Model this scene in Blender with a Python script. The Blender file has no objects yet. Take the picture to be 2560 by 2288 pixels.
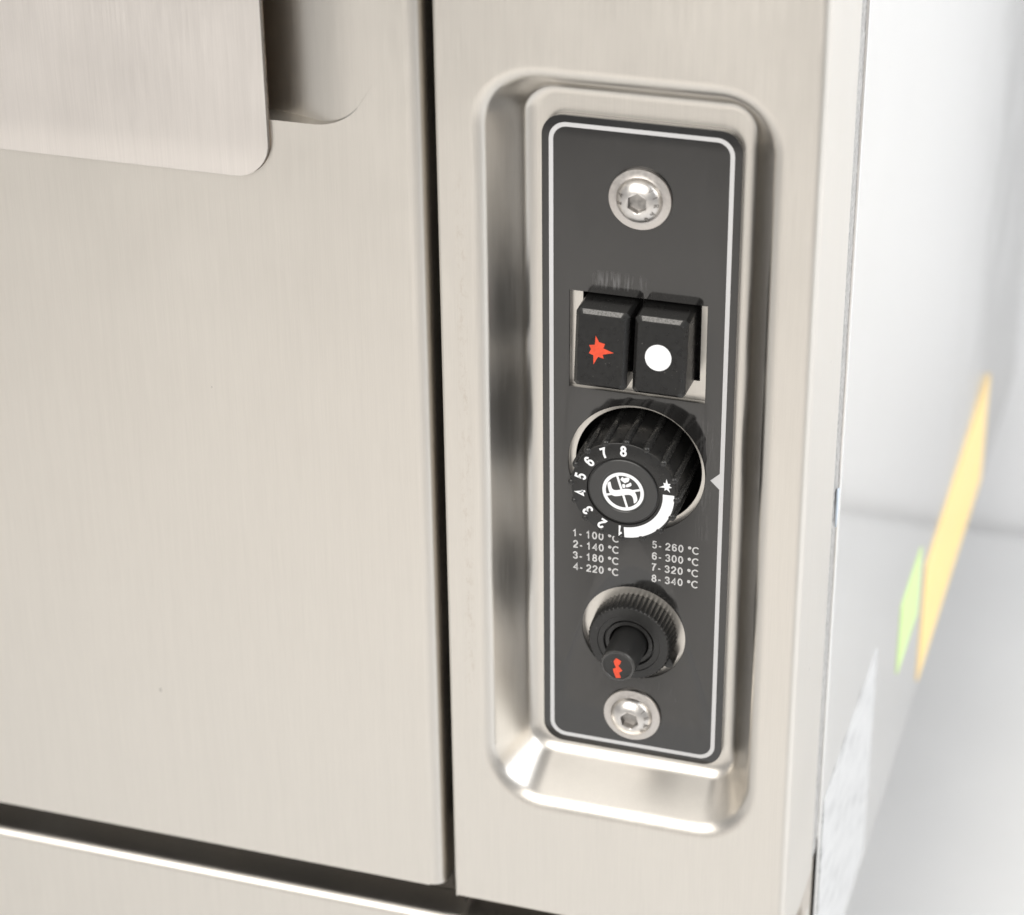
import bpy, bmesh, math, random
from mathutils import Matrix, Vector

random.seed(7)
MM = 0.001
ZT = 443.5            # table top lies 443.5 mm below the control plate's upper edge
PI = math.pi
scene = bpy.context.scene
col = scene.collection

# ------------------------------------------------------------------ camera
def cam_axes(pitch, yaw, roll):
    p, y, r = map(math.radians, (pitch, yaw, roll))
    f = Vector((-math.sin(y)*math.cos(p), math.cos(y)*math.cos(p), math.sin(p)))
    ri = Vector((math.cos(y), math.sin(y), 0))
    up = ri.cross(f)
    c, s = math.cos(r), math.sin(r)
    return c*ri + s*up, -s*ri + c*up, f
R_, U_, F_ = cam_axes(-28.61, 17.89, -0.65)
cam_d = bpy.data.cameras.new('camera')
cam = bpy.data.objects.new('camera', cam_d)
col.objects.link(cam)
cam_loc = Vector((184.65, -586.28, 238.38 + ZT))*MM
m = Matrix((R_, U_, -F_)).transposed().to_4x4()
m.translation = cam_loc
cam.matrix_world = m
cam_d.sensor_width = 36.0
cam_d.lens = 6263.49/2560*36
cam_d.clip_start = 0.01
cam_d.clip_end = 50
cam_d.dof.use_dof = True
cam_d.dof.focus_distance = (Vector((27.5, 7, -95 + ZT))*MM - cam_loc).dot(F_)
cam_d.dof.aperture_fstop = 11.5
scene.camera = cam

# ------------------------------------------------------------------ light
world = bpy.data.worlds.new('World')
scene.world = world
world.use_nodes = True
bg = world.node_tree.nodes['Background']
bg.inputs[0].default_value = (1.0, 0.99, 0.975, 1)
bg.inputs[1].default_value = 0.42

def area(name, loc, target, size, sizey, power, color=(1, 1, 1)):
    d = bpy.data.lights.new(name, 'AREA')
    d.shape = 'RECTANGLE'; d.size = size; d.size_y = sizey
    d.energy = power; d.color = color
    o = bpy.data.objects.new(name, d); col.objects.link(o)
    loc, target = Vector(loc), Vector(target)
    o.location = loc
    o.rotation_euler = (target - loc).to_track_quat('-Z', 'Y').to_euler()
    return o
area('softbox_front', (-0.4, -2.1, 1.5), (-0.1, -1.0, -0.2), 2.2, 1.9, 53, (1, .955, .89))
area('overhead_fill', (-0.5, -0.15, 2.4), (-0.4, -0.15, 0.0), 1.3, 1.3, 6, (1, .965, .91))  # added fill in place of ceiling bounce, lightens the recess's lower wall
area('softbox_right', (1.85, 0.2, 1.6), (0.35, 0.69, 0.3), 2.0, 1.8, 62, (.945, .972, 1))

vs = scene.view_settings
vs.view_transform = 'Standard'
try: vs.look = 'None'
except Exception: pass
vs.exposure = 0.0
vs.gamma = 1.0
scene.render.engine = 'CYCLES'
scene.cycles.use_denoising = True
scene.cycles.max_bounces = 14
scene.cycles.glossy_bounces = 10
scene.cycles.diffuse_bounces = 6
scene.cycles.sample_clamp_indirect = 8.0

# ------------------------------------------------------------------ materials
def newmat(name):
    mt = bpy.data.materials.new(name); mt.use_nodes = True
    nt = mt.node_tree
    return mt, nt, nt.nodes['Principled BSDF']

def add_dust(nt, coord, colour, amount, scale=900):
    """a few pale dust grains of different sizes"""
    N, L = nt.nodes.new, nt.links.new
    v = N('ShaderNodeTexVoronoi'); v.inputs['Scale'].default_value = scale
    L(coord, v.inputs['Vector'])
    sp = N('ShaderNodeSeparateColor'); L(v.outputs['Color'], sp.inputs[0])
    lim = N('ShaderNodeMapRange'); L(sp.outputs[0], lim.inputs['Value'])
    lim.inputs['From Min'].default_value = .80; lim.inputs['From Max'].default_value = 1
    lim.inputs['To Min'].default_value = 0; lim.inputs['To Max'].default_value = .16
    lt = N('ShaderNodeMath'); lt.operation = 'LESS_THAN'
    L(v.outputs['Distance'], lt.inputs[0]); L(lim.outputs[0], lt.inputs[1])
    am = N('ShaderNodeMath'); am.operation = 'MULTIPLY'; L(lt.outputs[0], am.inputs[0]); am.inputs[1].default_value = amount
    m_ = N('ShaderNodeMix'); m_.data_type = 'RGBA'
    L(am.outputs[0], m_.inputs[0]); L(colour, m_.inputs[6]); m_.inputs[7].default_value = (.42, .40, .38, 1)
    return m_.outputs[2]

def plain(name, color, rough=.4, metal=0.0, spec=.5, noise=None, coat=0.0, dust=0.0):
    """noise = (scale, colour amount, roughness amount, bump strength)"""
    mt, nt, b = newmat(name)
    b.inputs['Base Color'].default_value = (*color, 1)
    b.inputs['Roughness'].default_value = rough
    b.inputs['Metallic'].default_value = metal
    b.inputs['Specular IOR Level'].default_value = spec
    b.inputs['Coat Weight'].default_value = coat
    if noise:
        sc, ca, ra, bs = noise
        tc = nt.nodes.new('ShaderNodeTexCoord')
        n = nt.nodes.new('ShaderNodeTexNoise'); n.inputs['Scale'].default_value = sc
        n.inputs['Detail'].default_value = 6
        nt.links.new(tc.outputs['Object'], n.inputs['Vector'])
        mr = nt.nodes.new('ShaderNodeMapRange')
        mr.inputs['From Min'].default_value = .3; mr.inputs['From Max'].default_value = .7
        mr.inputs['To Min'].default_value = 1 - ca; mr.inputs['To Max'].default_value = 1 + ca
        nt.links.new(n.outputs['Fac'], mr.inputs['Value'])
        mx = nt.nodes.new('ShaderNodeVectorMath'); mx.operation = 'SCALE'
        mx.inputs[0].default_value = color
        nt.links.new(mr.outputs[0], mx.inputs['Scale'])
        out = mx.outputs[0]
        if dust: out = add_dust(nt, tc.outputs['Object'], out, dust)
        nt.links.new(out, b.inputs['Base Color'])
        r2 = nt.nodes.new('ShaderNodeMapRange')
        r2.inputs['From Min'].default_value = .3; r2.inputs['From Max'].default_value = .7
        r2.inputs['To Min'].default_value = rough - ra; r2.inputs['To Max'].default_value = rough + ra
        nt.links.new(n.outputs['Fac'], r2.inputs['Value'])
        nt.links.new(r2.outputs[0], b.inputs['Roughness'])
        if bs:
            bp = nt.nodes.new('ShaderNodeBump'); bp.inputs['Strength'].default_value = bs
            bp.inputs['Distance'].default_value = .0001
            nt.links.new(n.outputs['Fac'], bp.inputs['Height'])
            nt.links.new(bp.outputs[0], b.inputs['Normal'])
    return mt

def steel(name, color, rough, aniso=.5, streak=.035, bump=.06, specks=True, axis=2, scuff=None):
    """brushed stainless: fine grain running along z, a few dark specks, faint smears"""
    mt, nt, b = newmat(name)
    N, L = nt.nodes.new, nt.links.new
    b.inputs['Metallic'].default_value = 1.0
    tc = N('ShaderNodeTexCoord')
    def streaks(sx, sz, det):
        mp = N('ShaderNodeMapping')
        s = [sx, sx, sx]; s[axis] = sz
        mp.inputs['Scale'].default_value = s
        L(tc.outputs['Object'], mp.inputs['Vector'])
        n = N('ShaderNodeTexNoise'); n.inputs['Scale'].default_value = 1
        n.inputs['Detail'].default_value = det; n.inputs['Roughness'].default_value = .65
        L(mp.outputs[0], n.inputs['Vector'])
        return n
    n1 = streaks(2600, 55, 3)          # hairline grain
    n2 = streaks(420, 16, 2)           # wider bands
    n3 = N('ShaderNodeTexNoise'); n3.inputs['Scale'].default_value = 26; n3.inputs['Detail'].default_value = 4
    L(tc.outputs['Object'], n3.inputs['Vector'])
    def rng(src, a, c, lo=.3, hi=.7):
        q = N('ShaderNodeMapRange')
        q.inputs['From Min'].default_value = lo; q.inputs['From Max'].default_value = hi
        q.inputs['To Min'].default_value = a; q.inputs['To Max'].default_value = c
        L(src, q.inputs['Value']); return q.outputs[0]
    def mul(a, c):
        q = N('ShaderNodeMath'); q.operation = 'MULTIPLY'; L(a, q.inputs[0]); L(c, q.inputs[1]); return q.outputs[0]
    f = mul(rng(n1.outputs['Fac'], 1 - streak, 1 + streak), rng(n2.outputs['Fac'], 1 - streak*.5, 1 + streak*.5))
    f = mul(f, rng(n3.outputs['Fac'], .985, 1.015))
    if specks:
        v = N('ShaderNodeTexVoronoi'); v.inputs['Scale'].default_value = 75
        mp = N('ShaderNodeMapping'); mp.inputs['Scale'].default_value = (1, 1, .6)
        L(tc.outputs['Object'], mp.inputs['Vector'])
        L(mp.outputs[0], v.inputs['Vector'])
        wn = N('ShaderNodeSeparateColor'); L(v.outputs['Color'], wn.inputs[0])
        lim = rng(wn.outputs[0], 0.0, .042, .72, 1.0)
        lt = N('ShaderNodeMath'); lt.operation = 'LESS_THAN'
        L(v.outputs['Distance'], lt.inputs[0]); L(lim, lt.inputs[1])
        sp = rng(lt.outputs[0], 1.0, .75, 0, 1)
        f = mul(f, sp)
    cm = N('ShaderNodeVectorMath'); cm.operation = 'SCALE'; cm.inputs[0].default_value = color
    L(f, cm.inputs['Scale'])
    if scuff:                                       # rubbed, slightly brown marks in a narrow upright band
        x0, x1, z0, z1 = scuff
        sep = N('ShaderNodeSeparateXYZ'); L(tc.outputs['Object'], sep.inputs[0])
        w = .0012
        band = mul(rng(sep.outputs[0], 0, 1, x0 - w, x0 + w), rng(sep.outputs[0], 1, 0, x1 - w, x1 + w))
        band = mul(band, mul(rng(sep.outputs[2], 0, 1, z0, z0 + .01), rng(sep.outputs[2], 1, 0, z1 - .01, z1)))
        sn = N('ShaderNodeTexNoise'); sn.inputs['Scale'].default_value = 1; sn.inputs['Detail'].default_value = 8
        sn.inputs['Roughness'].default_value = .75
        sm = N('ShaderNodeMapping'); sm.inputs['Scale'].default_value = (500, 500, 230); sm.inputs['Rotation'].default_value = (0, .6, 0)
        L(tc.outputs['Object'], sm.inputs['Vector']); L(sm.outputs[0], sn.inputs['Vector'])
        band = mul(band, rng(sn.outputs['Fac'], 0, .42, .5, .62))
        mxs = N('ShaderNodeMix'); mxs.data_type = 'RGBA'
        L(band, mxs.inputs[0]); L(cm.outputs[0], mxs.inputs[6]); mxs.inputs[7].default_value = (.52, .45, .38, 1)
        L(mxs.outputs[2], b.inputs['Base Color'])
    else:
        L(cm.outputs[0], b.inputs['Base Color'])
    ra = N('ShaderNodeMath'); ra.operation = 'ADD'
    L(rng(n1.outputs['Fac'], rough - .03, rough + .03), ra.inputs[0])
    L(rng(n3.outputs['Fac'], -.02, .03), ra.inputs[1])
    L(ra.outputs[0], b.inputs['Roughness'])
    if aniso:
        b.inputs['Anisotropic'].default_value = aniso
        tg = N('ShaderNodeTangent'); tg.direction_type = 'RADIAL'; tg.axis = 'Z'
        L(tg.outputs[0], b.inputs['Tangent'])
        b.inputs['Anisotropic Rotation'].default_value = ANISO_ROT
    if bump:
        bp = N('ShaderNodeBump'); bp.inputs['Strength'].default_value = bump; bp.inputs['Distance'].default_value = .00005
        L(n1.outputs['Fac'], bp.inputs['Height']); L(bp.outputs[0], b.inputs['Normal'])
    return mt
ANISO_ROT = 0.25

M = {}
STEEL = (.722, .69, .642)
M['steel'] = steel('brushed_steel', STEEL, .32, streak=.025)
M['steel_fascia'] = steel('brushed_steel_fascia', STEEL, .32, streak=.025, scuff=(-.0195, -.0172, (-185 + ZT)*MM, (-12 + ZT)*MM))
M['steel_plate'] = steel('brushed_steel_plate', (.735, .70, .67), .33, streak=.032)
M['steel_side'] = steel('smooth_side_steel', (.85, .845, .835), .09, aniso=.0, streak=.012, bump=.02)
M['seal'] = plain('grey_sealant', (.34, .33, .32), .5, noise=(900, .45, .1, .3))
M['sliver'] = plain('pale_blue_sliver', (.55, .62, .70), .4)
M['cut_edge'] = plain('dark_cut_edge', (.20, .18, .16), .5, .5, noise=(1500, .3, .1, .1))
M['seam'] = plain('adhesive_gap_shade', (.16, .12, .085), .6, noise=(450, .8, .1, 0))
M['steel_dull'] = plain('dull_inner_steel', (.62, .57, .51), .42, 1.0, noise=(120, .08, .08, .05))
M['dark_gap'] = plain('dark_inner_frame', (.032, .027, .022), .42, .2, noise=(35, .45, .12, .2))
M['black_gap'] = plain('black_cavity', (.010, .009, .009), .5)
M['screw'] = plain('polished_stainless', (.74, .715, .69), .33, 1.0, noise=(700, .05, .05, .05))
M['flange'] = plain('satin_stainless', (.62, .59, .565), .36, 1.0, noise=(1400, .06, .08, .15))
M['socket'] = plain('socket_steel', (.40, .385, .37), .38, 1.0, noise=(900, .2, .08, .1))
M['engraved'] = plain('engraved_stainless', (.36, .34, .325), .35, 1.0)
M['plastic'] = plain('black_plastic', (.014, .0138, .0136), .30, noise=(700, .12, .04, .02), dust=.18)
M['plastic_matt'] = plain('matt_black_plastic', (.020, .0198, .0195), .40, noise=(600, .15, .05, .04), dust=.18)
M['chamfer_glint'] = plain('pale_chamfer_highlight', (.20, .196, .19), .33, noise=(2600, .5, .1, .3))
M['plastic_rib'] = plain('shiny_black_rib', (.022, .0218, .0215), .26, noise=(900, .35, .06, .1))
M['rim_highlight'] = plain('pale_rim_highlight', (.055, .054, .053), .2, noise=(900, .2, .05, 0))
M['white_print'] = plain('white_print', (.86, .87, .89), .45)
M['grey_print'] = plain('silver_grey_print', (.66, .66, .665), .4)
M['pale_print'] = plain('pale_silver_print', (.63, .635, .65), .35)
M['red_print'] = plain('red_print', (.74, .075, .028), .45, noise=(900, .12, .05, 0))
M['lens'] = plain('clear_centre_disc', (.040, .040, .040), .30)

def plate_material():
    mt, nt, b = newmat('black_anodised_plate')
    N, L = nt.nodes.new, nt.links.new
    tc = N('ShaderNodeTexCoord')
    mp = N('ShaderNodeMapping'); mp.inputs['Scale'].default_value = (2200, 2200, 60)
    L(tc.outputs['Object'], mp.inputs['Vector'])
    n1 = N('ShaderNodeTexNoise'); n1.inputs['Scale'].default_value = 1; n1.inputs['Detail'].default_value = 3
    L(mp.outputs[0], n1.inputs['Vector'])
    mp2 = N('ShaderNodeMapping'); mp2.inputs['Scale'].default_value = (90, 90, 30)
    mp2.inputs['Rotation'].default_value = (0, .5, 0)
    L(tc.outputs['Object'], mp2.inputs['Vector'])
    n2 = N('ShaderNodeTexNoise'); n2.inputs['Scale'].default_value = 1; n2.inputs['Detail'].default_value = 7
    n2.inputs['Roughness'].default_value = .7; n2.inputs['Distortion'].default_value = .8
    L(mp2.outputs[0], n2.inputs['Vector'])
    def rng(src, a, c, lo=.3, hi=.7):
        q = N('ShaderNodeMapRange')
        q.inputs['From Min'].default_value = lo; q.inputs['From Max'].default_value = hi
        q.inputs['To Min'].default_value = a; q.inputs['To Max'].default_value = c
        L(src, q.inputs['Value']); return q.outputs[0]
    mu = N('ShaderNodeMath'); mu.operation = 'MULTIPLY'
    L(rng(n1.outputs['Fac'], .96, 1.04), mu.inputs[0]); L(rng(n2.outputs['Fac'], .8, 1.35), mu.inputs[1])
    cm = N('ShaderNodeVectorMath'); cm.operation = 'SCALE'; cm.inputs[0].default_value = (.015, .0146, .0145)
    L(mu.outputs[0], cm.inputs['Scale'])
    # wiped streaks above the switch window and rubbed patches lower down
    sep = N('ShaderNodeSeparateXYZ'); L(tc.outputs['Object'], sep.inputs[0])
    def mul(a, c):
        q = N('ShaderNodeMath'); q.operation = 'MULTIPLY'; L(a, q.inputs[0]); L(c, q.inputs[1]); return q.outputs[0]
    mp3 = N('ShaderNodeMapping'); mp3.inputs['Scale'].default_value = (1500, 1500, 130); mp3.inputs['Rotation'].default_value = (0, .35, 0)
    L(tc.outputs['Object'], mp3.inputs['Vector'])
    n3 = N('ShaderNodeTexNoise'); n3.inputs['Scale'].default_value = 1; n3.inputs['Detail'].default_value = 5
    L(mp3.outputs[0], n3.inputs['Vector'])
    out = cm.outputs[0]
    for (x0, x1, z0, z1, amt) in ((.0135, .031, -.0495, -.0435, .6), (.010, .046, -.182, -.172, .07), (.044, .0515, -.125, -.084, .22)):
        z0 += ZT*MM; z1 += ZT*MM
        k = mul(mul(rng(sep.outputs[0], 0, 1, x0, x0 + .003), rng(sep.outputs[0], 1, 0, x1 - .005, x1)),
                mul(rng(sep.outputs[2], 0, 1, z0, z0 + .0015), rng(sep.outputs[2], 1, 0, z1 - .003, z1)))
        k = mul(k, rng(n3.outputs['Fac'], 0, amt, .46, .66))
        mx = N('ShaderNodeMix'); mx.data_type = 'RGBA'
        L(k, mx.inputs[0]); L(out, mx.inputs[6]); mx.inputs[7].default_value = (.17, .17, .175, 1)
        out = mx.outputs[2]
    L(out, b.inputs['Base Color'])
    L(rng(n2.outputs['Fac'], .05, .15), b.inputs['Roughness'])
    b.inputs['Specular IOR Level'].default_value = .9
    return mt
M['plate'] = plate_material()

def label_material():
    """white data label with rows of tiny grey print"""
    mt, nt, b = newmat('printed_data_label')
    N, L = nt.nodes.new, nt.links.new
    tc = N('ShaderNodeTexCoord')
    mp = N('ShaderNodeMapping'); mp.inputs['Scale'].default_value = (1, 60, 700)
    L(tc.outputs['Object'], mp.inputs['Vector'])
    n = N('ShaderNodeTexNoise'); n.inputs['Scale'].default_value = 1; n.inputs['Detail'].default_value = 2
    L(mp.outputs[0], n.inputs['Vector'])
    r = N('ShaderNodeMapRange'); r.inputs['From Min'].default_value = .52; r.inputs['From Max'].default_value = .66
    L(n.outputs['Fac'], r.inputs['Value'])
    mx = N('ShaderNodeMix'); mx.data_type = 'RGBA'
    mx.inputs[6].default_value = (.58, .58, .58, 1); mx.inputs[7].default_value = (.38, .38, .385, 1)
    L(r.outputs[0], mx.inputs[0]); L(mx.outputs[2], b.inputs['Base Color'])
    b.inputs['Roughness'].default_value = .45
    return mt
M['label_print'] = label_material()
M['label_orange'] = plain('orange_label', (.95, .67, .25), .4, noise=(60, .04, .05, 0))
M['label_green'] = plain('green_label', (.60, .80, .32), .4, noise=(60, .04, .05, 0))
M['table'] = plain('white_table', (.62, .62, .62), .42, noise=(9, .035, .08, 0))
M['floor'] = plain('pale_unseen_floor', (.88, .86, .84), .6, noise=(4, .03, .05, 0))
M['wall'] = plain('white_backdrop', (.93, .935, .945), .7, noise=(3, .01, .05, 0))

# ------------------------------------------------------------------ helpers
def V(x, y, z):
    return (x*MM, y*MM, (z + ZT)*MM)

def link(name, mesh, mat, parent=None, smooth=30, matrix=None):
    o = bpy.data.objects.new(name, mesh)
    col.objects.link(o)
    if mat is not None and not mesh.materials:
        mesh.materials.append(mat)
    if smooth:
        mesh.shade_smooth()
        mesh.set_sharp_from_angle(angle=math.radians(smooth))
    if parent is not None:
        o.parent = parent
        o.matrix_parent_inverse = WORLD.get(parent.name, Matrix()).inverted()
    if matrix is not None:
        o.matrix_basis = matrix
        WORLD[o.name] = matrix
    return o
WORLD = {}

def mesh_of(name, verts, faces):
    me = bpy.data.meshes.new(name)
    me.from_pydata(verts, [], faces)
    me.validate(); me.update()
    return me

def strip(profile, a, b, axis, n=1):
    """sweep a profile of points; axis 'z': profile (x,y) from z=a to z=b; axis 'x': profile (y,z) from x=a to b"""
    vs, fs = [], []
    k = len(profile)
    for i in range(n + 1):
        t = a + (b - a)*i/n
        for p in profile:
            vs.append(V(p[0], p[1], t) if axis == 'z' else V(t, p[0], p[1]))
    for i in range(n):
        for j in range(k - 1):
            q = (i*k + j, i*k + j + 1, (i + 1)*k + j + 1, (i + 1)*k + j)
            fs.append(q)
    return vs, fs

def merge(*parts):
    V_, F = [], []
    for vs, fs in parts:
        o = len(V_); V_ += vs; F += [tuple(i + o for i in f) for f in fs]
    return V_, F

def fix_normals(me):
    bm = bmesh.new(); bm.from_mesh(me)
    bmesh.ops.recalc_face_normals(bm, faces=bm.faces)
    bm.to_mesh(me); bm.free()

def arc(cx, cy, r, a0, a1, n):
    return [(cx + r*math.cos(math.radians(a0 + (a1 - a0)*i/n)), cy + r*math.sin(math.radians(a0 + (a1 - a0)*i/n))) for i in range(n + 1)]

def rrect(x0, x1, z0, z1, r, n=10):
    """rounded rectangle outline (x,z), counter-clockwise"""
    return (arc(x1 - r, z1 - r, r, 0, 90, n) + arc(x0 + r, z1 - r, r, 90, 180, n) +
            arc(x0 + r, z0 + r, r, 180, 270, n) + arc(x1 - r, z0 + r, r, 270, 360, n))

def circle(cx, cz, r, n=72):
    return [(cx + r*math.cos(2*PI*i/n), cz + r*math.sin(2*PI*i/n)) for i in range(n)]

def slab(name, outlines, y0, y1, bevel=0.0, local=False):
    """flat plate standing in the x-z plane between y0 (front) and y1 (back); inner outlines are holes"""
    cu = bpy.data.curves.new(name + '_outline', 'CURVE')
    cu.dimensions = '2D'; cu.fill_mode = 'BOTH'
    for pts in outlines:
        s = cu.splines.new('POLY'); s.points.add(len(pts) - 1)
        for p, q in zip(s.points, pts): p.co = (q[0], q[1], 0, 1)
        s.use_cyclic_u = True
    th = (y1 - y0)/2
    cu.extrude = max(th - bevel, 1e-4)
    if bevel:
        cu.bevel_depth = bevel; cu.bevel_resolution = 2; cu.offset = -bevel
    ob = bpy.data.objects.new(name + '_tmp', cu)
    me = bpy.data.meshes.new_from_object(ob)
    me.name = name
    yc = (y0 + y1)/2
    for v in me.vertices:
        a, b, c = v.co
        v.co = (a*MM, (yc - c)*MM, b*MM) if local else V(a, yc - c, b)
    bpy.data.objects.remove(ob); bpy.data.curves.remove(cu)
    me.materials.clear()
    bm = bmesh.new(); bm.from_mesh(me)
    bmesh.ops.remove_doubles(bm, verts=bm.verts, dist=1e-7)
    bmesh.ops.recalc_face_normals(bm, faces=bm.faces)
    bm.to_mesh(me); bm.free()
    return me

def gl_arc(cx, cy, rx, ry, a0, a1, n=10):
    return [(cx + rx*math.cos(math.radians(a0 + (a1 - a0)*i/n)), cy + ry*math.sin(math.radians(a0 + (a1 - a0)*i/n))) for i in range(n + 1)]
# stroke centre lines in a box 0.55 wide and 1 high, and the advance width
GLYPH = {
 '0': ([(gl_arc(.275, .5, .215, .44, 90, 450, 24), True)], .74),
 '1': ([([(.10, .70), (.22, .78), (.315, .95), (.315, .0)], False)], .74),
 '2': ([([(.065, .68)] + gl_arc(.275, .70, .205, .24, 175, -30, 12) + [(.30, .36), (.12, .20), (.07, .06), (.53, .06)], False)], .74),
 '3': ([([(.07, .72)] + gl_arc(.265, .725, .19, .215, 165, -60, 10) + [(.28, .53)] + gl_arc(.27, .285, .215, .23, 70, -165, 12), False)], .74),
 '4': ([([(.40, .0), (.40, .90), (.04, .29), (.54, .29)], False)], .74),
 '5': ([([(.49, .94), (.155, .94), (.095, .50)] + gl_arc(.275, .33, .21, .27, 135, -160, 14), False)], .74),
 '6': ([(gl_arc(.28, .32, .205, .26, 100, 460, 20), True), ([(.48, .74)] + gl_arc(.29, .60, .22, .34, 45, 205, 12), False)], .74),
 '7': ([([(.05, .94), (.49, .94), (.36, .72), (.25, .42), (.21, .0)], False)], .74),
 '8': ([(gl_arc(.275, .735, .17, .205, 90, 450, 20), True), (gl_arc(.275, .285, .21, .235, 90, 450, 20), True)], .74),
 '-': ([([(.04, .34), (.30, .34)], False)], .44),
 '\u00b0': ([(gl_arc(.17, .78, .11, .13, 0, 360, 16), True)], .48),
 'C': ([(gl_arc(.42, .5, .36, .44, 42, 318, 20), False)], .9),
 'V': ([([(.0, 1), (.3, .02), (.6, 1)], False)], .7),
 'I': ([([(.3, 0), (.3, 1)], False)], .6),
 'R': ([([(.08, 0), (.08, .95), (.36, .95), (.5, .83), (.5, .65), (.36, .53), (.1, .53)], False), ([(.3, .5), (.54, 0)], False)], .7),
 'A': ([([(.0, 0), (.3, .98), (.6, 0)], False), ([(.13, .33), (.47, .33)], False)], .7),
 'U': ([([(.06, 1), (.06, .3), (.15, .1), (.3, .03), (.45, .1), (.54, .3), (.54, 1)], False)], .7),
}
def ribbon(pts, closed, w):
    if closed: pts = pts[:-1]
    k = len(pts); L, Rr = [], []
    for i, p in enumerate(pts):
        a = pts[i - 1] if (closed or i > 0) else None
        b = pts[(i + 1) % k] if (closed or i < k - 1) else None
        d1 = (Vector(p) - Vector(a)).normalized() if a else None
        d2 = (Vector(b) - Vector(p)).normalized() if b else None
        d1 = d1 or d2; d2 = d2 or d1
        n1, n2 = Vector((-d1.y, d1.x)), Vector((-d2.y, d2.x))
        nn = (n1 + n2)
        nn = nn.normalized() if nn.length > 1e-6 else n1
        q = nn*(w/2/max(nn.dot(n1), .55))
        L.append((p[0] + q.x, p[1] + q.y)); Rr.append((p[0] - q.x, p[1] - q.y))
    return L, Rr
def text_mesh(name, body, height, weight, x=0.0, y=0.0, z=0.0, thick=.04, local=False, center=False):
    """plain sans lettering in the x-z plane, height in mm, strokes weight*height wide; its front lies at y - thick"""
    vs, fs, pen, lay = [], [], 0.0, 0
    for ch in body:
        if ch == ' ': pen += .36; continue
        strokes, adv = GLYPH[ch]
        for pts, closed in strokes:
            lay += 1
            L, Rr = ribbon(pts, closed, weight)
            k = len(L); o = len(vs); e = .002*(lay % 3)
            for yy in (y - thick - e, y):
                for q in L + Rr: vs.append(((pen + q[0])*height + x, yy, q[1]*height + z))
            for i in range(k if closed else k - 1):
                j = (i + 1) % k
                fs.append((o + i, o + k + i, o + k + j, o + j))
                fs.append((o + i, o + j, o + 2*k + j, o + 2*k + i))
                fs.append((o + k + j, o + k + i, o + 3*k + i, o + 3*k + j))
        pen += adv
    if center:
        mx = [v[0] for v in vs]; mz = [v[2] for v in vs]
        cx_, cz_ = (min(mx) + max(mx))/2, (min(mz) + max(mz))/2
        vs = [(a - cx_, b, c - cz_) for a, b, c in vs]
    vs = [(a*MM, b*MM, c*MM) if local else V(a, b, c) for a, b, c in vs]
    return mesh_of(name, vs, fs)

def smooth_poly(pts, it=2):
    for _ in range(it):
        q = []
        for i in range(len(pts)):
            a, b = pts[i], pts[(i + 1) % len(pts)]
            q += [(a[0]*.8 + b[0]*.2, a[1]*.8 + b[1]*.2), (a[0]*.2 + b[0]*.8, a[1]*.2 + b[1]*.8)]
        pts = q
    return pts

def lathe(name, profile, cx, cz, n=96, rfun=None, cap=True):
    """turn (r, y) points round the y axis through (cx, cz); rfun(k, i, r) may change the radius"""
    vs, fs = [], []
    for k, (r, y) in enumerate(profile):
        for i in range(n):
            a = 2*PI*i/n
            rr = rfun(k, a, r) if rfun else r
            vs.append(V(cx + rr*math.cos(a), y, cz + rr*math.sin(a)))
    for k in range(len(profile) - 1):
        for i in range(n):
            j = (i + 1) % n
            fs.append((k*n + i, k*n + j, (k + 1)*n + j, (k + 1)*n + i))
    if cap:
        fs.append(tuple(range((len(profile) - 1)*n, len(profile)*n)))
    me = mesh_of(name, vs, fs); fix_normals(me)
    return me

# ------------------------------------------------------------------ setting: table and backdrop
def structure(name, mesh, mat):
    o = link(name, mesh, mat, smooth=0)
    o['kind'] = 'structure'
    return o
me = mesh_of('table', [V(x, y, z) for z in (-ZT - 30, -ZT) for x, y in ((-1900, -410), (1900, -410), (1900, 595), (-1900, 595))],
             [(4, 5, 6, 7), (3, 2, 1, 0), (0, 1, 5, 4), (1, 2, 6, 5), (2, 3, 7, 6), (3, 0, 4, 7)])
structure('table', me, M['table'])
structure('floor', mesh_of('floor', [V(-3500, -4500, -ZT - 750), V(3500, -4500, -ZT - 750), V(3500, 602, -ZT - 750), V(-3500, 602, -ZT - 750)], [(0, 1, 2, 3)]), M['floor'])  # unseen lower floor, added for the door to reflect beyond the table edge
structure('backdrop_wall', mesh_of('backdrop_wall', [V(-1900, 603.0, -ZT - 750), V(1900, 603.0, -ZT - 750), V(1900, 603.0, 900), V(-1900, 603.0, 900)], [(0, 1, 2, 3)]), M['wall'])

# ------------------------------------------------------------------ the oven
oven = bpy.data.objects.new('oven', None)
col.objects.link(oven)
oven.empty_display_size = .1
base = Vector((-.16, .285, 0))
oven.location = base
WORLD['oven'] = Matrix.Translation(base)
oven['label'] = 'brushed stainless steel gas oven with black control plate, door and side stickers'
oven['category'] = 'oven'

TOP = 130.0
XL = -400.0
XG, XR = -25.0, 78.95       # fascia edges
ZB = -256.8                # fascia lower edge

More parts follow.
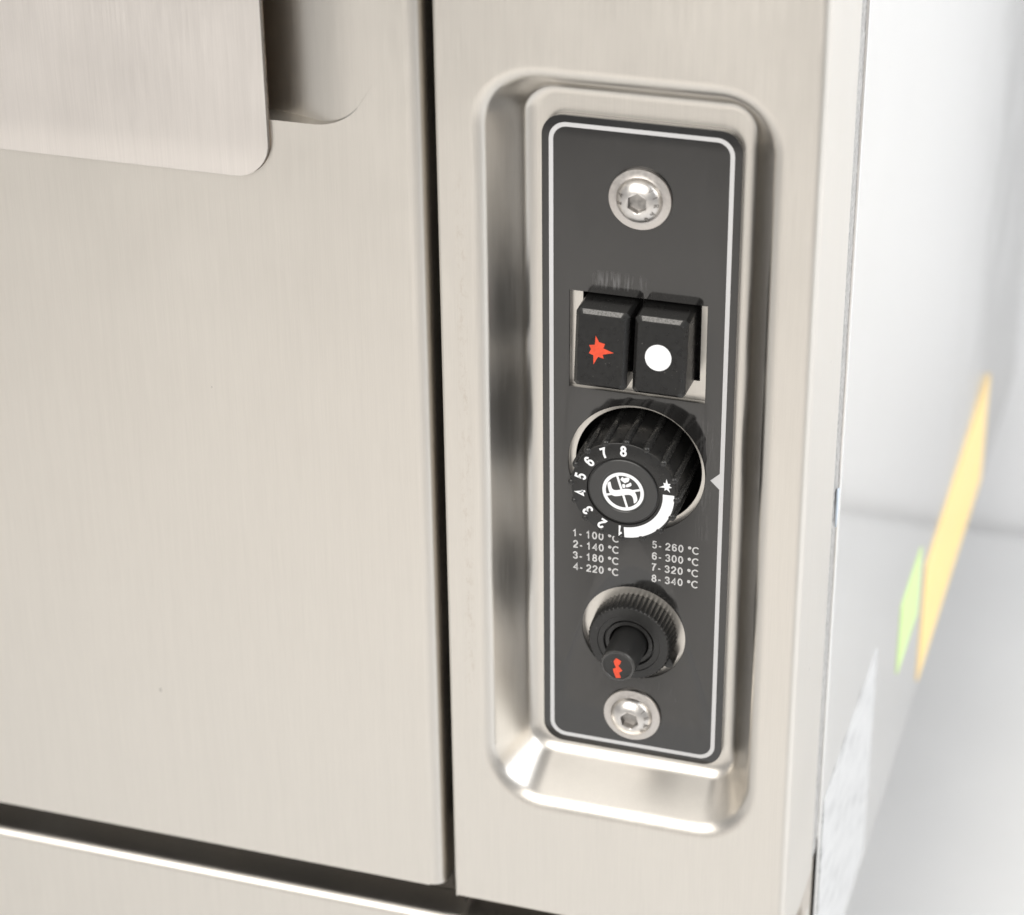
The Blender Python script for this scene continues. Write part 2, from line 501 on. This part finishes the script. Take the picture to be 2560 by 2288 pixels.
# fascia with the pressed recess ---------------------------------
FX0, FX1, FZ0, FZ1 = -0.7, 56.1, -201.3, 5.2      # recess floor
FY = 16.5                                          # recess depth
def recess_profile(rb, rt, ph):
    p = [(-.5, FY)]
    for i in range(11):                             # fillet at the floor
        a = math.radians(ph*i/10); p.append((rb*math.sin(a), FY - rb*(1 - math.cos(a))))
    o1, y1 = p[-1]
    a = math.radians(ph)
    Ls = (y1 - rt*(1 - math.cos(a)))/math.sin(a)
    o2 = o1 + Ls*math.cos(a)
    for i in range(1, 4): p.append((o1 + Ls*math.cos(a)*i/4, y1 - Ls*math.sin(a)*i/4))
    for i in range(13):                             # bend into the front face
        b = math.radians(ph*(1 - i/12))
        p.append((o2 + rt*(math.sin(a) - math.sin(b)), rt*(1 - math.cos(b))))
    p.append((p[-1][0] + .35, 0))
    return p
# the pressing leans more on the left and at the bottom than at the top and right
PR = {'R': recess_profile(4.0, 5.0, 64), 'T': recess_profile(4.0, 5.0, 66), 'L': recess_profile(5.0, 5.0, 61), 'B': recess_profile(6.0, 6.0, 58)}
NC = 16
RC = 5.0                                            # floor corner radius
def recess_loop(k):
    out = []
    cs = ((FX1 - RC, FZ1 - RC, 0, 'R', 'T'), (FX0 + RC, FZ1 - RC, 90, 'T', 'L'), (FX0 + RC, FZ0 + RC, 180, 'L', 'B'), (FX1 - RC, FZ0 + RC, 270, 'B', 'R'))
    cnt = (8, 24, 8, 24)
    segs = []
    for ccx, ccz, a0, s0, s1 in cs:
        sg = []
        for i in range(NC + 1):
            a = math.radians(a0 + 90*i/NC)
            w = math.sin(math.radians(90*i/NC))**2
            o = PR[s0][k][0]*(1 - w) + PR[s1][k][0]*w
            y = PR[s0][k][1]*(1 - w) + PR[s1][k][1]*w
            sg.append((ccx + (RC + o)*math.cos(a), y, ccz + (RC + o)*math.sin(a)))
        segs.append(sg)
    for i in range(4):
        out += segs[i]
        a, b = segs[i][-1], segs[(i + 1) % 4][0]
        for q in range(1, cnt[i]):
            t = q/cnt[i]; out.append(tuple(a[c] + (b[c] - a[c])*t for c in range(3)))
    return out
vs, fs = [], []
NP = len(PR['R'])
loops = [recess_loop(k) for k in range(NP)]
n = len(loops[0])
for lp in loops:
    vs += [V(*p) for p in lp]
for k in range(NP - 1):
    for i in range(n):
        j = (i + 1) % n
        fs.append((k*n + i, k*n + j, (k + 1)*n + j, (k + 1)*n + i))
# flat front: last loop out to the sheet's straight edges
bx0, bx1, bz0, bz1 = XG + 1.0, XR - 2.5, ZB + .8, TOP
last = [(p[0], p[2]) for p in loops[-1]]; cx, cz = (FX0 + FX1)/2, (FZ0 + FZ1)/2
outer = []
xa0, xa1 = min(p[0] for p in last), max(p[0] for p in last)
za0, za1 = min(p[1] for p in last), max(p[1] for p in last)
per = (NC + 1 + 7, NC + 1 + 23, NC + 1 + 7, NC + 1 + 23)
start = (0, per[0], per[0] + per[1], per[0] + per[1] + per[2])
ends = ((bx1, bz1), (bx0, bz1), (bx0, bz0), (bx1, bz0))
for q in range(4):
    X, Z = ends[q]
    for i in range(per[q]):
        x, z = last[start[q] + i]
        if i <= NC:                                 # corner fan: first half to one edge, second half to the other
            t = 2*i/NC
            xs_, zs_ = last[start[q]]; xe, ze = last[start[q] + NC]
            if q in (0, 2):                         # arrives along a vertical edge, leaves along a horizontal one
                outer.append((X, zs_ + (Z - zs_)*min(t, 1)) if t <= 1 else (X + (xe - X)*(t - 1), Z))
            else:
                outer.append((xs_ + (X - xs_)*min(t, 1), Z) if t <= 1 else (X, Z + (ze - Z)*(t - 1)))
        else:
            outer.append((x, Z) if q in (0, 2) else (X, z))
b0 = len(vs)
vs += [V(x, 0, z) for x, z in outer]
lk = (NP - 1)*n
for i in range(n):
    j = (i + 1) % n
    fs.append((lk + i, lk + j, b0 + j, b0 + i))
# folded edges
right = [(XR - 2.5, 0)] + arc(XR - 2.5, 2.5, 2.5, -90, 0, 10)[1:] + [(XR, 3.2), (XR, 44.3), (XR - 1.2, 44.3)]
left = [(XG + 1.0, 0)] + arc(XG + 1.0, 1.0, 1.0, -90, -180, 6)[1:] + [(XG, 16.0)]
bot = [(0, ZB + .8)] + [(.8 + .8*math.cos(math.radians(a)), ZB + .8 + .8*math.sin(math.radians(a))) for a in range(195, 271, 15)] + [(9, ZB)]
sheet = merge((vs, fs), strip(right, ZB, TOP, 'z', 4), strip(left, ZB, TOP, 'z', 4), strip(bot, XG + 1.0, XR - 2.5, 'x', 4))
me = mesh_of('fascia', *sheet); fix_normals(me)
fascia = link('fascia', me, M['steel_fascia'], oven, 40)
fascia['label'] = 'brushed steel front column with the pressed rounded recess'

# recess floor with cut-outs behind the control plate
WX0, WX1, WZ0, WZ1 = 7.9, 46.85, -80.45, -50.8
KX, KZ = 27.5, -104.0
IX, IZ = 27.5, -159.2
fl = [rrect(FX0 + .5, FX1 - .5, FZ0 + .5, FZ1 - .5, RC - .5, NC), [(11.2, -74.6), (44.8, -74.6), (44.8, -49.6), (11.2, -49.6)], circle(KX + .2, KZ, 18.5), circle(IX, IZ, 11.2)]
me = slab('recess_floor', fl, FY - .001, FY + 1.0)
link('recess_floor', me, M['steel'], fascia, 30)
cav = mesh_of('cavity', *merge(
    strip([(-2, 18), (-2, 43), (57, 43), (57, 18)], -200, 5, 'z', 1)))
link('cavity', cav, M['black_gap'], fascia, 0)

# door ------------------------------------------------------------
DX1, DZ0 = -28.2, -254.6
def sstep(t):
    t = min(max(t, 0.0), 1.0)
    return t*t*t*(t*(6*t - 15) + 10)
ZP = -4.4
def lift(x, z):
    """the pocket's lower edge curves up towards the right: shift the grid rows with it"""
    e = 13.0*(1 - math.sqrt(max(0.0, 1 - ((x + 60)/16.0)**2))) if x > -60 else 0.0
    w = sstep((z + 20)/15.0) if z < ZP else 1 - sstep((z - ZP)/45.0)
    return z + e*w
def pocket(x, z):                                   # z counted in grid rows
    return 6.8*sstep((-43.0 - x)/38.0)*min(max((z - ZP)/.4, 0.0), 1.0)
xs = [XL, -300, -220, -180] + [-160 + 2*i for i in range(35)] + [-90 + .75*i for i in range(58)] + [-46.4, -42, -40, DX1 - 5.0]
zs = [DZ0, -150, -60, -30, -20, -16, -12, -9, -7, -5.6, -4.8, ZP - .12, ZP, ZP + .2, ZP + .4, ZP + .6, ZP + .8, ZP + 1.0, ZP + 1.2, ZP + 1.5] + [-2.4 + 1.2*i for i in range(40)] + [55, 70, 90, TOP]
dv = [V(x, pocket(x, z), lift(x, z)) for z in zs for x in xs]
nx = len(xs)
df = [(r*nx + c, r*nx + c + 1, (r + 1)*nx + c + 1, (r + 1)*nx + c) for r in range(len(zs) - 1) for c in range(nx - 1)]
fold = [(DX1 - 5.0, 0)] + arc(DX1 - 5.0, 5.0, 5.0, -90, 0, 16)[1:] + [(DX1, 12.0)]
dbot = [(0, DZ0), (1.2, DZ0), (1.2, DZ0 + 14)]
me = mesh_of('door', *merge((dv, df), strip(fold, DZ0 + .4, TOP, 'z', 4), strip(dbot, XL, DX1 - 5.0, 'x', 4)))
fix_normals(me)
door = link('door', me, M['steel'], oven, 40)
door['label'] = 'wide brushed steel oven door left of the control column'

hp = slab('handle_plate', [rrect(XL, -72.3, -21.1, TOP, 10.5, 14)], -2.0, -.02, .18)
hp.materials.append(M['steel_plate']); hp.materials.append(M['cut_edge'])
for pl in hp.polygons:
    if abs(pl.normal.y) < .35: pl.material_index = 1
hpo = link('handle_plate', hp, None, door, 35)
link('plate_seam_shade', slab('plate_seam_shade', [rrect(XL, -72.3 + .12, -21.1 - .3, TOP, 10.7, 14)], -.22, -.015), M['seam'], hpo, 0)  # dark slab paints the gap's shadow, with dark adhesive, along the plate edge
hpo['label'] = 'flat steel pull plate with rounded corner over the finger pocket'

# lower front panel with rolled top edge -----------------------------
LZ = -266.2
lp = [(30, LZ), (3.2, LZ)] + [(3.2 + 3.2*math.cos(math.radians(a)), LZ - 3.2 + 3.2*math.sin(math.radians(a))) for a in range(90, 181, 9)] + [(0, LZ - 3.7), (0, -335.1), (14, -335.1)]
me = mesh_of('lower_panel', *merge(strip(lp, XL, XR - 2.2, 'x', 6),
     strip([(XR - 2.2, .02)] + arc(XR - 2.2, 2.2, 2.18, -90, 0, 8)[1:] + [(XR, 43.5)], -335.1, LZ - 3.2, 'z', 2)))
fix_normals(me)
lpo = link('lower_panel', me, M['steel'], oven, 40)
lpo['label'] = 'lower front panel with bright rolled upper edge'

# dark inner frame seen through the gaps
me = mesh_of('inner_frame', *merge(
    strip([(22, -334), (22, TOP - 1)], XL + 1, -5, 'x', 2),
    strip([(22, -334), (22, ZB - 4)], -5, XR - 4, 'x', 2),
    strip([(XR - 6, 22), (XR - 6, 60)], -334, TOP - 1, 'z', 1)))
link('inner_frame', me, M['dark_gap'], oven, 0)
me = mesh_of('corner_post', *strip([(XR - 8, 9.0), (XR - 1.8, 9.0), (XR - 1.8, 60)], -334, ZB + 6, 'z', 1))
link('corner_post', me, M['steel_dull'], oven, 0)
me = mesh_of('gap_bar', *strip([(13.5, LZ + .2), (13.5, -236)], XL + 1, XR - 8.5, 'x', 3))
link('gap_bar', me, M['dark_gap'], oven, 0)
me = mesh_of('gap_seal', *strip([(-30.0, 13.0), (-30.0, 20.5), (-23.7, 20.5), (-23.7, 6.5)], -264, TOP - 1, 'z', 2))
link('gap_seal', me, M['black_gap'], oven, 0)

# side panel -------------------------------------------------------
YS, YR, SZ0 = 57.2, 574.0, -336.0
sp = [(XR - 12.0, YS), (XR - .5, YS)] + arc(XR - .5, YS + .5, .5, -90, 0, 4)[1:] + [(XR, YS + .9), (XR, YR - .6)] + arc(XR - .6, YR - .6, .6, 0, 90, 6)[1:] + [(XL, YR)]
me = mesh_of('side_panel', *merge(strip(sp, SZ0, TOP, 'z', 6),
     strip([(YS + 8, SZ0), (YR - 3, SZ0)], XR - 14, XR, 'x', 1)))
fix_normals(me)
spo = link('side_panel', me, M['steel_side'], oven, 40)
spo['label'] = 'smooth bright steel side of the oven, mirror-like, carrying the stickers'
# grey sealing bead in the seam between fascia return and side panel
seal = [(XR - 3.0, 44.6), (XR - 1.1, 45.0), (XR - .55, 46.6), (XR - .45, 51), (XR - .6, 55.2), (XR - 1.2, 56.9), (XR - 3.0, 57.0)]
nseg = 90; vs_, fs_ = [], []
for i in range(nseg + 1):
    z = ZB + 2 + (TOP - ZB - 2)*i/nseg
    for q, (x, y) in enumerate(seal):
        vs_.append(V(x - (.22*random.random() if 0 < q < 6 else 0), y + (.35*(random.random() - .5) if 1 < q < 5 else 0), z))
k = len(seal)
fs_ = [(i*k + j, i*k + j + 1, (i + 1)*k + j + 1, (i + 1)*k + j) for i in range(nseg) for j in range(k - 1)]
me = mesh_of('seam_seal', vs_, fs_); fix_normals(me)
so = link('seam_seal', me, M['seal'], oven, 0)
so['label'] = 'narrow grey sealing bead in the seam beside the side panel'
me = slab('torn_sliver', [smooth_poly([(50.5, -121.7), (54.5, -123.2), (53.5, -127.2), (52.2, -132.7), (51.4, -135.7), (50.9, -131.2), (51.0, -126.2)], 1)], 0, .5, 0, local=True)
for v in me.vertices:
    a, b, c = v.co
    v.co = (XR*MM + .0003 - b, a, c + ZT*MM)
fix_normals(me)
link('torn_sliver', me, M['sliver'], so, 0)
me = mesh_of('underside', *strip([(10, SZ0 + .5), (YR - 4, SZ0 + .5)], XL, XR - 14, 'x', 1))
link('underside', me, M['steel_dull'], oven, 0)
me = mesh_of('top_cover', *strip([(1, TOP), (YR - 1, TOP)], XL, XR - 1, 'x', 1))
link('top_cover', me, M['steel'], oven, 0)
me = mesh_of('left_side', *strip([(XL, 1), (XL, YR)], SZ0, TOP, 'z', 1))
link('left_side', me, M['steel_side'], oven, 0)
for fx, fy in ((-80, 110), (-330, 110), (-80, 480), (-330, 480)):
    vs_, fs_ = [], []
    for r, z in ((18, SZ0 + .5), (18, SZ0 - 60), (22, SZ0 - 75), (24, -ZT + 6), (22, -ZT)):
        vs_ += [V(fx + r*math.cos(2*PI*i/24), fy + r*math.sin(2*PI*i/24), z) for i in range(24)]
    for k in range(4): fs_ += [(k*24 + i, k*24 + (i + 1) % 24, (k + 1)*24 + (i + 1) % 24, (k + 1)*24 + i) for i in range(24)]
    me = mesh_of('foot', vs_, fs_); fix_normals(me)
    link('foot', me, M['plastic_matt'], oven, 40)

# stickers on the side (thin sheets with real thickness)
def sticker(name, y0, y1, z0, z1, mat, label, r=1.0):
    me = slab(name, [rrect(y0, y1, z0, z1, r, 4)], 0, .25, 0, local=True)
    for v in me.vertices:
        a, b, c = v.co                              # (along depth, thickness, height)
        v.co = (XR*MM + .00026 - b, a, c + ZT*MM)
    fix_normals(me)
    o = link(name, me, M[mat], spo, 0)
    o['label'] = label
    return o
sticker('orange_sticker', 274.6, 452, -332.5, -277.2, 'label_orange', 'long pale orange sticker near the lower rear of the side')
sticker('green_sticker', 211, 257, -288.8, -258.1, 'label_green', 'small light green sticker before the orange one')
sticker('data_label', 60.4, 154.8, -330.9, -240.9, 'label_print', 'white data label with small grey print')

# ------------------------------------------------------------------ control plate
PY = 14.5
po = rrect(0, 55, -201.3, 0, 6.2, 12)
holes = [[(WX0, WZ0), (WX1, WZ0), (WX1, WZ1), (WX0, WZ1)], circle(KX, KZ, 20.0, 96), circle(IX, -158.8, 15.6, 80)]
me = slab('control_plate', [po] + holes, PY, FY - .02, .12)
plate = link('control_plate', me, M['plate'], oven, 30)
plate['label'] = 'black glossy control plate with white border line'
ins = 2.05; wd = 1.22
outl = rrect(ins, 55 - ins, -201.3 + ins, -ins, 4.9, 12)
i2 = ins + wd
AZ = -104.25
inn = rrect(i2, 55 - i2, -201.3 + i2, -i2, 3.8, 12)
me = slab('border_line', [outl, inn], PY - .05, PY + .02)
link('border_line', me, M['pale_print'], plate, 0)
me = slab('pointer', [[(49.1, AZ), (52.6, AZ - 3.35), (52.6, AZ + 3.35)]], PY - .055, PY + .02)
link('pointer', me, M['pale_print'], plate, 0)
rows = ['100', '140', '180', '220', '260', '300', '320', '340']
for k, t in enumerate(rows):
    x0 = 9.0 if k < 4 else 32.65
    zb = -128.95 - 3.75*(k % 4) - (.05 if k >= 4 else 0)
    body = '%d- %s \u00b0C' % (k + 1, t)
    me = text_mesh('temperature_text', body, 2.4, .158, x0, PY + .01, zb, .05)
    w = (max(v.co.x for v in me.vertices) - min(v.co.x for v in me.vertices))/MM
    x_min = min(v.co.x for v in me.vertices)
    for v in me.vertices: v.co.x = x0*MM + (v.co.x - x_min)*13.75/w
    link('temperature_text', me, M['grey_print'], plate, 0)

# ------------------------------------------------------------------ screws
def screw(cx, cz, rot, letters, extra):
    yb = PY
    p = [(8.35, yb + .02), (8.75, yb - .15), (8.75, yb - 1.0), (8.6, yb - 1.25), (7.6, yb - 1.38), (6.75, yb - 1.5), (6.45, yb - 1.62)]
    me = lathe('screw', p, cx, cz, 72, cap=False)
    s = link('screw', me, M['flange'], oven, 35)
    dome = [(6.45, yb - 1.55)] + [(6.35*math.cos(math.radians(a)), yb - 1.6 - 3.1*math.sin(math.radians(a))) for a in range(8, 60, 6)]
    ytop = dome[-1][1] - .12
    def hexr(a, af):
        t = (a - math.radians(rot) - PI/2) % (PI/3) - PI/6
        return af/2/math.cos(t)
    prof_ = dome + [(2.9, ytop), (2.55, ytop + .12)]
    k0 = len(dome)
    def rf(k, a, r):
        if k == k0 + 1: return hexr(a, 5.0)
        if k == k0: return max(2.95, hexr(a, 5.0) + .12)
        return r
    me = lathe('screw_head', prof_, cx, cz, 72, rf, cap=False)
    h = link('screw_head', me, M['screw'], s, 24)
    me = lathe('hex_socket', [(2.5, ytop + .12), (2.5, ytop + 2.2), (.3, ytop + 2.6)], cx, cz, 72, lambda k, a, r: hexr(a, 5.0) if k < 2 else r)
    link('hex_socket', me, M['socket'], s, 24)
    for i, (ch, ang) in enumerate(letters):
        a = math.radians(ang)
        me = text_mesh('engraved_letter', ch, 1.5, .17, thick=.1, local=True, center=True)
        rr = 5.15
        # lie on the dome: tilt back outward, turn so that the top points outward
        mt = (Matrix.Translation(V(cx + rr*math.cos(a), yb - 1.6 - 3.1*math.sqrt(1 - (rr/6.35)**2) - .02, cz + rr*math.sin(a)))
              @ Matrix.Rotation(-(a - PI/2), 4, 'Y') @ Matrix.Rotation(math.radians(-38), 4, 'X'))
        link('engraved_letter', me, M['engraved'], s, 0, mt)
    return s
screw(27.7, -21.4, 0, [('V', 48), ('I', 22), ('R', -4), ('A', -32), ('U', -60), ('2', 172), ('A', 205)][0:5] + [('A', 158), ('2', 186)], None)['label'] = 'upper button-head screw with hexagon socket'
screw(27.7, -187.2, 14, [('V', 66), ('I', 40), ('R', 14), ('A', -14), ('U', -42)], None)['label'] = 'lower button-head screw with hexagon socket'

# ------------------------------------------------------------------ push buttons
def button(x0, x1, mark):
    zt, zb_ = -52.3, -74.4
    tilt = lambda z: 6.1 + (z + 53.0)*.125          # front face leans out towards the bottom
    c = 1.15
    yb = 24.0
    # loops from the back to the front face
    def loop(inset_x, zt_, zb__, dy):
        pts = []
        q = .9
        for (x, z) in ((x0 + inset_x + q, zt_), (x1 - inset_x - q, zt_), (x1 - inset_x, zt_ - q), (x1 - inset_x, zb__ + q), (x1 - inset_x - q, zb__), (x0 + inset_x + q, zb__), (x0 + inset_x, zb__ + q), (x0 + inset_x, zt_ - q)):
            pts.append((x, z, dy))
        return pts
    L0 = [V(x, yb, z) for x, z, _ in loop(-.15, zt + .5, zb_ - .4, 0)]
    L1 = [V(x, tilt(z) + 1.25, z) for x, z, _ in loop(0, zt, zb_, 0)]
    L2 = [V(x, tilt(z), z) for x, z, _ in loop(c, zt - c, zb_ + c, 0)]
    f = []
    for k in range(2):
        f += [(k*8 + i, k*8 + (i + 1) % 8, (k + 1)*8 + (i + 1) % 8, (k + 1)*8 + i) for i in range(8)]
    f.append(tuple(range(16, 24)))
    me = mesh_of('push_button', L0 + L1 + L2, f); fix_normals(me)
    bm = bmesh.new(); bm.from_mesh(me)
    bmesh.ops.bevel(bm, geom=[e for e in bm.edges if len(e.link_faces) == 2], offset=.09*MM, segments=2, affect='EDGES')
    bm.to_mesh(me); bm.free()
    b = link('push_button', me, M['plastic'], oven, 25)
    # lighter grey strip paints the highlight on the upper chamfer
    nx0, nx1 = x0 + c + 1.1, x1 - c - 1.1
    za, zc = zt - .12, zt - c + .12
    ya, yc_ = tilt(zt) + 1.25 - .12, tilt(zt - c) + .12
    e = .035
    vs_ = [V(nx0 - .5, ya - e, za + e), V(nx1 + .5, ya - e, za + e), V(nx1, yc_ - e, zc + e), V(nx0, yc_ - e, zc + e)]
    vs_ += [(v[0], v[1] + .00006, v[2] - .00006) for v in vs_]
    me = mesh_of('chamfer_highlight', vs_, [(0, 1, 2, 3), (4, 5, 1, 0), (5, 6, 2, 1), (6, 7, 3, 2), (7, 4, 0, 3)]); fix_normals(me)
    link('chamfer_highlight', me, M['chamfer_glint'], b, 0)
    def onface(me):
        for v in me.vertices:
            z = v.co.z/MM - ZT
            v.co.y += (tilt(z) - .055)*MM
        return me
    if mark == 'star':
        outer_ = [(18.22, -58.76), (20.94, -60.84), (23.46, -63.08), (20.77, -65.02), (17.92, -67.02), (16.49, -63.97), (16.5, -61.67)]
        inner_ = [(19.23, -60.5), (20.52, -62.12), (20.4, -63.92), (19.13, -64.7), (17.8, -64.42), (17.07, -62.79), (18.09, -61.37)]
        pts = [(q[0] - .21, q[1] - .38) for ab in zip(outer_, inner_) for q in ab]
        me = onface(slab('red_star', [pts], 0, .06)); link('red_star', me, M['red_print'], b, 0)
    else:
        me = onface(slab('white_dot', [circle(35.75, -63.2, 3.7, 48)], 0, .06)); link('white_dot', me, M['white_print'], b, 0)
    return b
button(11.95, 27.05, 'star')['label'] = 'left black push button with red star'
button(28.6, 43.5, 'dot')['label'] = 'right black push button with white dot'
# switch body behind the buttons
me = slab('switch_body', [[(11.4, -74.4), (44.6, -74.4), (44.6, -49.8), (11.4, -49.8)]], 20.5, 41.0)
link('switch_body', me, M['black_gap'], oven, 0)

# ------------------------------------------------------------------ thermostat knob
KY = 1.0
p = [(15.6, 27), (15.3, 5), (15.25, KY + .5), (15.1, KY + .15), (14.8, KY), (10.6, KY), (10.35, KY + .5), (9.95, KY + .5)]
knob = link('thermostat_knob', lathe('thermostat_knob', p, KX, KZ, 112), M['plastic'], oven, 28)
knob['label'] = 'round ribbed black dial with white numbers 1 to 8'

vs_, fs_ = [], []
secs = [(1.15, 25), (1.15, KY + .9), (1.08, KY + .35), (.85, KY - .05), (.4, KY - .22)]
for r, y in secs:
    vs_ += [((15.2 + r*math.cos(2*PI*i/12))*MM, y*MM, r*math.sin(2*PI*i/12)*MM) for i in range(12)]
for k in range(len(secs) - 1): fs_ += [(k*12 + i, k*12 + (i + 1) % 12, (k + 1)*12 + (i + 1) % 12, (k + 1)*12 + i) for i in range(12)]
fs_.append(tuple(range((len(secs) - 1)*12, len(secs)*12)))
rib = mesh_of('rib', vs_, fs_); fix_normals(rib)
for k in range(16):
    link('rib', rib, M['plastic_rib'], knob, 40 if k == 0 else 0,
         Matrix.Translation((KX*MM, 0, (KZ + ZT)*MM)) @ Matrix.Rotation(-math.radians(88.2 + 22.5*k), 4, 'Y'))
# centre disc, slightly domed
dp = [(9.85, KY + .6), (9.8, KY - .05), (9.55, KY - .22), (8, KY - .25), (6.75, KY - .25), (6.6, KY - .12), (6.45, KY - .02), (6.0, KY - .02)]
disc = link('centre_disc', lathe('centre_disc', dp, KX, KZ + .15, 96), M['lens'], knob, 25)
EY = KY - .06
def emblem(pts_list, name):
    me = slab(name, [[(KX + x, KZ + z) for x, z in pts] for pts in pts_list], EY, EY + .06)
    link(name, me, M['white_print'], knob, 0)
ec = (-.05, .0)
emblem([circle(ec[0], ec[1], 5.98, 80), circle(ec[0], ec[1], 4.98, 80)], 'emblem_ring')
def bar(a, b, w):
    d = Vector((b[0] - a[0], b[1] - a[1])).normalized(); nn = Vector((-d.y, d.x))*w/2
    return [(a[0] + nn.x, a[1] + nn.y), (a[0] - nn.x, a[1] - nn.y), (b[0] - nn.x, b[1] - nn.y), (b[0] + nn.x, b[1] + nn.y)]
EY -= .004
emblem([bar((-1.8, 4.75), (1.2, -4.95), .66)], 'emblem_bar')
EY -= .004
emblem([bar((-4.85, -1.7), (4.7, 1.22), .66)], 'emblem_bar')
EY -= .004
S_pts = [(-3.75, 2.75), (-4.35, 2.3), (-4.62, 1.8), (-4.4, .5), (-4.05, -.75), (-3.5, -1.5), (-2.6, -1.85), (-1.5, -1.65), (-.4, -1.3), (.6, -.95), (1.6, -.72), (2.35, -.85), (2.8, -1.5), (3.0, -2.4), (3.1, -3.35), (3.7, -2.9), (4.15, -2.05), (3.85, -.6), (3.35, .45), (2.6, 1.0), (1.5, 1.15), (.4, 1.0), (-.9, .52), (-2.0, .15), (-2.7, .12), (-3.25, .5), (-3.5, 1.4)]
emblem([smooth_poly(S_pts)], 'emblem_letter')
emblem([smooth_poly([(-.35, 2.35), (.2, 2.5), (.62, 2.2), (.55, 1.35), (.1, 1.15), (-.3, 1.4)])], 'emblem_letter')
emblem([smooth_poly([(.75, 2.35), (1.5, 2.75), (2.0, 3.25), (2.3, 2.9), (2.35, 2.3), (1.9, 1.9), (.75, 1.45)])], 'emblem_letter')
emblem([smooth_poly([(-.45, 4.55), (-.15, 4.6), (.05, 4.2), (1.1, 4.75), (1.75, 4.55), (1.7, 4.0), (1.45, 3.35), (.75, 3.0), (.45, 2.75), (.1, 2.95), (-.9, 3.65), (-.75, 4.0)], 1)], 'emblem_letter')
# numbers, arc and star on the dial
for k in range(8):
    ang = 90.5 + 25.2*(7 - k)
    me = text_mesh('numeral', str(k + 1), 3.1, .20, thick=.05, local=True, center=True)
    a = math.radians(ang); rr = 12.75
    mt = Matrix.Translation(V(KX + rr*math.cos(a), KY - .03, KZ + rr*math.sin(a))) @ Matrix.Rotation(-(a - PI/2), 4, 'Y')
    link('numeral', me, M['white_print'], knob, 0, mt)
ao = arc(KX, KZ, 14.6, -88.0, 3.8, 40) + arc(KX, KZ, 11.35, 4.4, -88.6, 40)
link('white_arc', slab('white_arc', [ao], KY - .05, KY + .02), M['white_print'], knob, 0)
st = [(39.76, -98.03), (40.22, -99.5), (40.98, -99.42), (40.6, -100.15), (41.38, -100.57), (40.45, -100.92), (40.91, -102.19), (39.91, -101.37), (39.26, -101.75), (39.32, -100.9), (37.73, -100.96), (39.13, -100.17), (38.9, -99.35), (39.54, -99.47)]
link('white_star', slab('white_star', [st], KY - .05, KY + .02), M['white_print'], knob, 0)

# ------------------------------------------------------------------ igniter
NY = 9.0
def flute(k, a, r):
    if k <= 2: return r - .42*abs(math.sin(a*27))**.7
    return r
p = [(12.75, FY), (12.45, NY + 1.2), (12.35, NY + .35), (11.75, NY), (9.45, NY), (9.3, NY + .25), (7.7, NY + .25), (7.55, NY + 1.6), (7.15, NY + 1.6), (7.05, NY + .5), (5.95, NY + .5), (5.8, NY + .8), (5.75, NY + 8)]
nut = link('igniter_nut', lathe('igniter_nut', p, IX, IZ, 54*8, flute), M['plastic_matt'], oven, 35)
nut['label'] = 'knurled black ring nut around the igniter button'
me = slab('nut_lug', [smooth_poly([(38.2, -163.2), (39.7, -164.2), (40.5, -165.8), (39.9, -167.0), (38.4, -167.0), (36.6, -166.2)], 1)], 11.5, FY - .3, .2)
link('nut_lug', me, M['plastic_matt'], nut, 30)
p = [(5.35, NY + 7.5), (5.3, NY), (5.2, 1.0), (5.15, -2.0), (5.05, -2.5), (4.8, -2.9), (4.5, -3), (4.3, -2.94), (4.2, -2.72), (4.0, -2.66), (2.0, -2.64), (.3, -2.64)]
ign = link('igniter_button', lathe('igniter_button', p, IX, IZ - .35, 72), M['plastic_matt'], oven, 28)
cap = [(5.02, -2.56), (4.86, -2.9), (4.55, -3.03), (4.3, -2.97), (4.2, -2.78)]
link('cap_highlight_ring', lathe('cap_highlight_ring', cap, IX, IZ - .35, 72, cap=False), M['rim_highlight'], ign, 40)  # thin lighter grey ring paints the highlight round the cap edge
ign['label'] = 'protruding round black igniter button with red lightning mark'
bolt = [(26.25, -158.1), (27.0, -156.95), (28.55, -157.75), (28.1, -159.0), (27.65, -159.45), (28.9, -160.9), (27.95, -161.75), (28.5, -163.4), (27.0, -163.75), (26.3, -161.8), (26.1, -160.75), (27.0, -160.2), (26.5, -159.1)]
link('lightning_mark', slab('lightning_mark', [bolt], -2.73, -2.63), M['red_print'], ign, 0)
